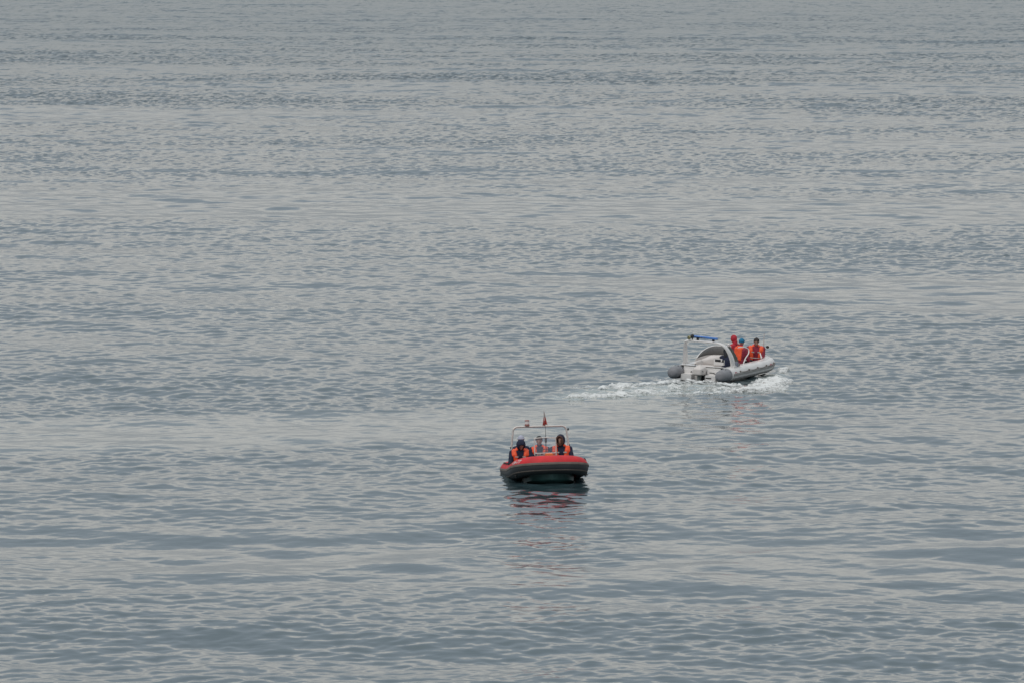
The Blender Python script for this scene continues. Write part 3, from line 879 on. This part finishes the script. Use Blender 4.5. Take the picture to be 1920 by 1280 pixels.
for s in (-1, 1):
    bm = bmesh.new()
    prof = [(WR + .004, .06), (WR + .006, 0), (WR + .004, -.12), (WR - .004, -.28), (WR - .025, -.50), (WR - .065, -.59), (WR - .12, -.625), (.04, -.635)]
    lathe(bm, V(0, s * .84, .225), prof, V(1, 0, 0), 28)
    cn_ = finish("tube_cone", bm, M_CONE, wh)
    for a_, h_ in ((1.2, -.1), (.75, -.18), (1.9, -.22), (2.5, -.08)):
        bm = bmesh.new(); ball(bm, V(h_, s * .84 + math.cos(a_) * (WR + .004), .225 + math.sin(a_) * (WR + .002)), .018, None, 8, 6)
        finish("snap_fitting", bm, M_BLACK, cn_)
st = []
for k in range(26):
    t = k / 25; x = -.05 + 5.15 * t; q = max(0, (x - 2.3) / 2.8)
    cy = .70 * (1 - q ** 2.4) + .02
    st.append((x, -.36 + .50 * q ** 3, cy, -.05 + .20 * q ** 2, cy + .02, .16 + .12 * q))
bm = bmesh.new(); section_hull(bm, st); finish("hull", bm, M_WHITE, wh)
# deck liner and coaming
bm = bmesh.new()
dv = [(wfr[i][0].x, abs(wfr[i][0].y)) for i in range(0, nw // 2, 2)]
rings = []
for x, w in dv:
    w = max(w, .03)
    prof = [(-w + .02, .43 + wz_(x, 0) - .225), (-w + .13, .455 + wz_(x, 0) - .225), (-w + .19, .43 + wz_(x, 0) - .225), (-w + .21, .15), (0, .14)]
    prof = [(min(y, -.005) if y < 0 else y, z) for y, z in prof]
    rings.append([bm.verts.new((x, y, z)) for y, z in prof] + [bm.verts.new((x, -y, z)) for y, z in prof[-2::-1]])
for a, b in zip(rings, rings[1:]):
    for k in range(len(a) - 1): bm.faces.new((a[k], a[k + 1], b[k + 1], b[k]))
bm.faces.new(rings[0] )
finish("deck_liner", bm, M_WHITE, wh)
# stern: transom, platforms, steps
bm = bmesh.new()
for s in (-1, 1):
    box(bm, V(-.17, s * .43, .10), (.34, .36, .20)); box(bm, V(.07, s * .40, .26), (.20, .42, .14)); box(bm, V(.30, s * .38, .36), (.28, .46, .16))
box(bm, V(.07, 0, .16), (.14, .40, .30))
plat = finish("stern_platform", bm, M_WHITE, wh, bevel=.02)
for c_, s_ in ((V(-.343, -.36, .12), (.012, .20, .035)), (V(-.033, -.36, .27), (.012, .17, .022))):
    bm = bmesh.new(); box(bm, c_, s_); finish("drain_slot", bm, M_BLACK, plat)
for y, x, z in ((.30, .155, .46), (.34, -.10, .24), (-.52, -.20, .24)):
    bm = bmesh.new(); rod(bm, [V(x - .05, y, z), V(x - .04, y, z + .035), V(x + .04, y, z + .035), V(x + .05, y, z)], .011, 6); finish("cleat", bm, M_BLACK, plat)
eng = outboard(wh, -.12, .235, M_BEIGE, s=.95)
for c_, s_, r_ in ((V(-.33, -.155, .32), (.16, .02, .022), .3), (V(-.478, .02, .36), (.03, .13, .014), 0), (V(-.478, .0, .27), (.03, .10, .014), 0)):
    bm = bmesh.new(); box(bm, c_, s_, Matrix.Rotation(r_, 3, 'Y')); finish("cowl_vent", bm, M_BLACK, eng)
# rear bench and its backrest moulding
bm = bmesh.new()
hull_of(bm, [(V(1.10, .58, .22), .10), (V(1.10, .25, .22), .10), (V(1.55, .62, .26), .10), (V(1.60, .22, .26), .10)])
organic("rear_bench", bm, M_BEIGE, wh, .02, 2)
bm = bmesh.new()
hull_of(bm, [(V(1.75, .68, .30), .08), (V(1.72, .66, .44), .07), (V(1.98, .42, .58), .07), (V(2.05, .10, .60), .07), (V(2.05, .05, .28), .08), (V(2.35, .5, .30), .08), (V(2.4, .2, .54), .08)])
hull_of(bm, [(V(1.65, .66, .46), .06), (V(1.15, .66, .44), .05), (V(1.1, .66, .3), .05), (V(1.75, .64, .32), .06)])
organic("console", bm, M_BEIGE, wh, .018, 3)
# helm seat: white shell with dark cut-outs on two legs
bm = bmesh.new()
box(bm, V(1.50, .00, .50), (.05, .28, .20)); box(bm, V(1.50, -.18, .48), (.12, .05, .16))
box(bm, V(1.62, .00, .40), (.26, .28, .06))
hs = finish("helm_seat", bm, M_WHITE, wh, bevel=.012)
bm = bmesh.new(); box(bm, V(1.472, .00, .54), (.012, .20, .08)); box(bm, V(1.46, -.185, .53), (.05, .05, .08)); box(bm, V(1.47, -.09, .51), (.008, .2, .014)); finish("seat_cutout", bm, M_BLACK, hs, bevel=.004)
for y in (.11, -.10):
    bm = bmesh.new(); rod(bm, [V(1.52, y, .42), V(1.48, y, .16)], .016, 8); ball(bm, V(1.48, y, .18), .026, None, 8, 6); finish("leg", bm, M_STEEL, hs)
# smoky wrap-round windscreen seen from behind
bm = bmesh.new(); NR = 22; rings = []
for k in range(NR + 1):
    t = k / NR; a = math.pi * (.0 + .50 * t)
    x = 1.62 + 1.10 * math.sin(min(a, math.pi / 2)) ** .9; y = .88 * math.cos(a) ** .8 - .02; 
    top = .54 + .37 * math.sin(min(1, t / .70) * math.pi / 2) ** .85
    bot = .51 + .10 * math.sin(min(1, t / .6) * math.pi / 2)
    rings.append((V(x, y, bot), V(x - .10 * (top - bot) / .4, y * .94, top)))
vr = [[bm.verts.new(p) for p in (a, a.lerp(b, .5) + V(.02, 0, 0), b)] for a, b in rings]
for a, b in zip(vr, vr[1:]):
    for j in range(2): bm.faces.new((a[j], b[j], b[j + 1], a[j + 1]))
wsn = finish("windscreen", bm, M_SMOKE, wh); md = wsn.modifiers.new("t", 'SOLIDIFY'); md.thickness = .012
bm = bmesh.new(); rod(bm, [b + V(0, 0, .012) for a, b in rings], .016, 8); finish("screen_rail", bm, M_WHITE, wsn)
bm = bmesh.new()
vr = [[bm.verts.new(p) for p in (V(a.x + .01, a.y, .22), a + V(.01, 0, .01), a + V(-.10, -.06 * a.y, .012), V(a.x - .16, a.y * .90, .24))] for a, b in rings]
for a, b in zip(vr, vr[1:]):
    for j in range(4): bm.faces.new((a[j], b[j], b[(j + 1) % 4], a[(j + 1) % 4]))
bm.faces.new(vr[0]); bm.faces.new(vr[-1][::-1])
finish("dash_surround", bm, M_BEIGE, wh)
# arch
bm = bmesh.new()
ap = [V(.72, -.84, .42), V(.64, -.82, .62), V(.52, -.78, .84), V(.40, -.70, 1.04), V(.31, -.58, 1.17), V(.25, -.40, 1.235), V(.22, -.2, 1.25), V(.22, 0, 1.25),
      V(.22, .2, 1.25), V(.22, .50, 1.25), V(.24, .68, 1.225), V(.30, .74, 1.12), V(.42, .78, .90), V(.56, .82, .66), V(.70, .86, .42)]
ap = curve(ap, 5); rings = []
for i, p in enumerate(ap):
    d = ap[min(i + 1, len(ap) - 1)] - ap[max(i - 1, 0)]; d.normalize()
    fx = (V(1, 0, 0) - d * d.x).normalized(); nn = d.cross(fx)
    t = min(i, len(ap) - 1 - i) / (len(ap) / 2); wch = .175 - .10 * min(1, t * 1.25); th = .062 - .030 * min(1, t * 1.4)
    rings.append([bm.verts.new(p + fx * wch * math.cos(a) + nn * th * math.sin(a)) for a in [2 * math.pi * k / 14 for k in range(14)]])
for a, b in zip(rings, rings[1:]):
    for k in range(14): bm.faces.new((a[k], a[(k + 1) % 14], b[(k + 1) % 14], b[k]))
bm.faces.new(rings[0]); bm.faces.new(rings[-1][::-1])
ar = finish("targa_arch", bm, M_WHITE, wh)
for s in (-1, 1):
    bm = bmesh.new(); box(bm, V(.74, s * .85, .45), (.36, .14, .07)); finish("arch_foot", bm, M_WHITE, ar, bevel=.02)
bm = bmesh.new(); box(bm, V(.86, -.88, .53), (.12, .09, .16)); finish("socket_box", bm, M_NOSE, wh, bevel=.01)
bm = bmesh.new(); box(bm, V(1.10, -.87, .50), (.10, .08, .09)); finish("fuel_filler", bm, M_CUSH, wh, bevel=.01)
# blue light bar and its feet
bm = bmesh.new(); BZ = 1.385
hull_of(bm, [(V(.22 + dx, y, BZ + dz + .030 * y), .018) for y in (-.40, .39) for dx in (-.035, .035) for dz in (-.018, .018)])
lb = finish("light_bar", bm, M_BLUE, wh)
for y in (-.27, .28):
    bm = bmesh.new(); box(bm, V(.22, y, 1.305 + .015 * y), (.06, .07, .10)); finish("foot", bm, M_BLACK, lb, bevel=.008)
bm = bmesh.new(); ball(bm, V(.20, .47, 1.395), (.07, .062, .075)); rod(bm, [V(.22, .47, 1.25), V(.21, .47, 1.35)], .02, 8)
sl = finish("searchlight", bm, M_BLACK, wh)
bm = bmesh.new(); lathe(bm, V(.13, .535, 1.355), [(.03, -.02), (.066, 0), (.07, .03), (.055, .06)], V(-.8, .5, -.1)); finish("reflector", bm, M_BRASS, sl)
# folded canvas leaning beside the arch, its tag
bm = bmesh.new()
hull_of(bm, [(V(1.55, -.66, .50), .04), (V(.96, -.54, 1.10), .035), (V(1.20, -.60, .92), .045), (V(1.42, -.66, .66), .05)])
organic("folded_canopy", bm, M_CANVAS, wh, .014, 1, fold=.016, fscale=18)
bm = bmesh.new(); box(bm, V(.93, -.55, 1.13), (.05, .05, .09), Matrix.Rotation(-.6, 3, 'Y')); finish("deck_lamp", bm, M_LAMP, wh, bevel=.01)
# side grab rail loop, stanchion
bm = bmesh.new(); rod(bm, curve([V(2.05, -.70, .45), V(2.2, -.70, .60), V(2.5, -.70, .76), V(2.55, -.66, .90), V(2.3, -.58, .97), V(2.0, -.50, .97)], 6), .018, 8)
finish("grab_rail", bm, M_WHITE, wh)
bm = bmesh.new(); rod(bm, [V(1.05, -.62, .45), V(1.0, -.60, .86)], .016, 8); finish("stanchion", bm, M_STEEL, wh)
bm = bmesh.new(); box(bm, V(3.2, -.15, .25), (1.0, .80, .14)); finish("foredeck_cushion", bm, M_CUSH, wh, bevel=.04)
bm = bmesh.new(); box(bm, V(4.55, 0, .22), (.6, .50, .16), None, (.9, .8)); finish("bow_locker", bm, M_WHITE, wh, bevel=.03)
bm = bmesh.new(); rod(bm, [V(4.05, -.60, .50), V(4.2, -.5, .62)], .02, 8); ball(bm, V(4.05, -.6, .49), .035, None, 8, 6); finish("bow_cleat", bm, M_WHITE, wh)
bm = bmesh.new(); rod(bm, [V(4.95, -.34, .40), V(4.95, -.34, 1.22)], .012, 6); finish("mast", bm, M_STEEL, wh)
bm = bmesh.new(); box(bm, V(5.20, 0, .47), (.5, .13, .05)); rod(bm, [V(5.05, -.30, .42), V(5.1, -.36, .72)], .022, 8); finish("anchor_roller", bm, M_WHITE, wh, bevel=.008)
bm = bmesh.new(); ball(bm, V(5.12, -.42, .76), (.035, .06, .05), None, 10, 8); finish("bow_lamp", bm, M_BLACK, wh)
rope_on(wfr, 12, 62, .38, WR, 12, M_STRAKE, wh, sag=.04)
for i, sz in ((7, .20), (56, .24)):
    bm = bmesh.new(); q = []
    for k in range(9):
        t = k / 8; q.append((t, .22 + .10 * math.sin(t * 5), .35 + .14 * math.sin(t * 5 + .4)))
    vv = [[bm.verts.new(tube_point(wfr, i + (t - .5) * sz / .07 * 1.6, th, WR + .006)) for th in (a, b)] for t, a, b in q]
    for a, b in zip(vv, vv[1:]): bm.faces.new((a[0], b[0], b[1], a[1]))
    finish("red_logo_mark", bm, M_MARK, wh)

WG = "people aboard the white boat"
person("person in dark navy clothes sitting low under the arch of the white boat", white_M, V(2.02, -.06, .10), R(0), hs=.82, lean=.05, head_pitch=.35, head_yaw=.2,
       jacket='navy', headgear='hood', hood_c='dark', vest=False, gloves='black', hands=((.36, .18, .16), (.36, -.14, .16)), knees=.42, group=WG, seed=11)
person("person in red hooded jacket without vest, left of the blue beanie on the white boat", white_M, V(3.55, .16, .375), R(75), wide=1.0, hs=.80, lean=.06, head_pitch=.15,
       jacket='red', headgear='hood', hood_c='red', vest=False, gloves='black', trousers='dark', hands=((.28, .16, .06), (.28, -.16, .06)), knees=.40, group=WG, seed=12)
person("person in blue beanie and orange vest seen from behind on the white boat", white_M, V(3.05, -.17, .325), R(-20), wide=1.0, lean=.10, head_pitch=.15, head_yaw=.2,
       jacket='maroon', headgear='beanie', hood_c='blue', gloves='black', trousers='dark', hands=((.32, .16, .06), (.32, -.16, .06)), knees=.42, group=WG, seed=13)
person("dark haired person in maroon jacket and orange vest facing back at the white boat's bow", white_M, V(4.70, -.15, .26), R(203), wide=1.45, lean=.20, head_pitch=.35, head_yaw=.1,
       jacket='maroon', headgear='hair', gloves='black', trousers='dark', hands=((.36, .10, .04), (.34, -.16, .05)), knees=.42, group=WG, seed=14, knee_spread=.2)
# ------------------------------------------------------------------ foam and birds
def foam_patch(name, x0, x1, y0, y1, label, cat, field):
    nx = int((x1 - x0) / .025); ny = int((y1 - y0) / .05)
    X, Y = np.meshgrid(np.linspace(x0, x1, nx), np.linspace(y0, y1, ny))
    h, _, _ = height(X, Y)
    f, lift = field(X, Y)
    Z = h + .015 + lift
    keep = (f[:-1, :-1] > -.3) | (f[1:, 1:] > -.3)
    for (bx, by, ux, uy, a, b, hw) in HOLES:
        lx = (X - bx) * ux + (Y - by) * uy; ly = -(X - bx) * uy + (Y - by) * ux
        ins = (np.abs(ly) < hw) & (lx > a) & (lx < b + .3)
        keep &= ~ins[:-1, :-1]
    o = grid_object(name, X, Y, Z, foam_material(), keep)
    q = np.zeros_like(X, bool)
    for dy, dx in ((0, 0), (0, 1), (1, 0), (1, 1)): q[dy:dy + keep.shape[0], dx:dx + keep.shape[1]] |= keep
    at = o.data.attributes.new("cover", 'FLOAT', 'POINT')
    at.data.foreach_set("value", smooth(-.40, 1.1, f)[q].astype(np.float32))
    tag(o, label, cat, kind="stuff")
    return o

def foam_material():
    m = bpy.data.materials.get("sea_foam")
    if m: return m
    m = mat("sea_foam", (0.76, 0.765, 0.755), 0.9, var=0.15, vscale=4, bump=0.012, bscale=14)
    n = m.node_tree; p = n.nodes["Principled BSDF"]
    at = n.nodes.new("ShaderNodeAttribute"); at.attribute_name = "cover"
    tc = n.nodes.new("ShaderNodeTexCoord")
    no = n.nodes.new("ShaderNodeTexNoise"); no.inputs["Scale"].default_value = 9.0; no.inputs["Detail"].default_value = 5
    n.links.new(tc.outputs["Object"], no.inputs["Vector"])
    ad = n.nodes.new("ShaderNodeMath"); ad.operation = 'MULTIPLY_ADD'; ad.inputs[1].default_value = 2.4
    n.links.new(no.outputs[0], ad.inputs[0]); ad.inputs[2].default_value = -1.25
    a2 = n.nodes.new("ShaderNodeMath"); a2.operation = 'MULTIPLY_ADD'; a2.inputs[1].default_value = 1.5; a2.use_clamp = True
    n.links.new(at.outputs["Fac"], a2.inputs[0]); n.links.new(ad.outputs[0], a2.inputs[2])
    mu = n.nodes.new("ShaderNodeMath"); mu.operation = 'MULTIPLY'; mu.inputs[1].default_value = 0.92
    n.links.new(a2.outputs[0], mu.inputs[0])
    n.links.new(mu.outputs[0], p.inputs["Alpha"])
    return m

def foam_noise(X, Y):
    a = samp(T_n1, X, Y * .8, .3); b = samp(T_n1, X * 2.3 + 5, Y * 1.7, -.5); c = samp(T_n1, X * .45, Y * .35, .9, 7, 3)
    return a, b, c

def wake_field(X, Y):
    a, b, c = foam_noise(X, Y)
    d, par = seg_dist(X, Y, CHURN)
    dens = 1.36 - d * .90 - .25 * (1 - par)
    e = samp(T_n1, X * 4.1, Y * 3.1, .2, 1, 2)
    web = .80 - np.abs(a + .6 * b + .35 * e) * .95 + .35 * c + .16 * e
    # edge roll of the wake and the arc thrown off the starboard quarter
    arc, pa = seg_dist(X, Y, ARC)
    f = dens + web - 1.35 + .45 * np.exp(-(((X - 6.4) / 1.3) ** 2 + ((Y - 235.2) / 1.8) ** 2))
    f = np.maximum(f, .55 - arc + .25 * b)
    f = np.where(d > 1.25, np.minimum(f, .45 - arc + .2 * b), f)
    return f, smooth(0, .6, f) * .07

ARC = [(2.6, 232.6, .16), (4.0, 235.0, .22), (5.4, 236.2, .30), (6.6, 235.9, .26), (7.4, 234.9, .20), (8.1, 233.8, .10)]
ARC = [(x, y, w * 1.2) for x, y, w in ARC]

def bow_field(X, Y):
    a, b, c = foam_noise(X, Y)
    d, par = seg_dist(X, Y, BOWW)
    e = samp(T_n1, X * 4.1, Y * 3.1, .2, 1, 2)
    f = 1.15 - d * 1.0 + .60 - np.abs(a + .5 * b + .3 * e) * .85 + .3 * c - .55 + .15 * e
    f = np.where(d > 1.2, -1, f)
    return f, smooth(0, .6, f) * .10

foam_patch("wake_foam", .6, 9.0, 226.5, 238.5, "white churned foam trailing behind the stern of the white boat", "foam", wake_field)
foam_patch("bow_wave_foam", 6.6, 11.5, 231, 244, "white foam thrown out beside the bow of the white boat", "foam", bow_field)
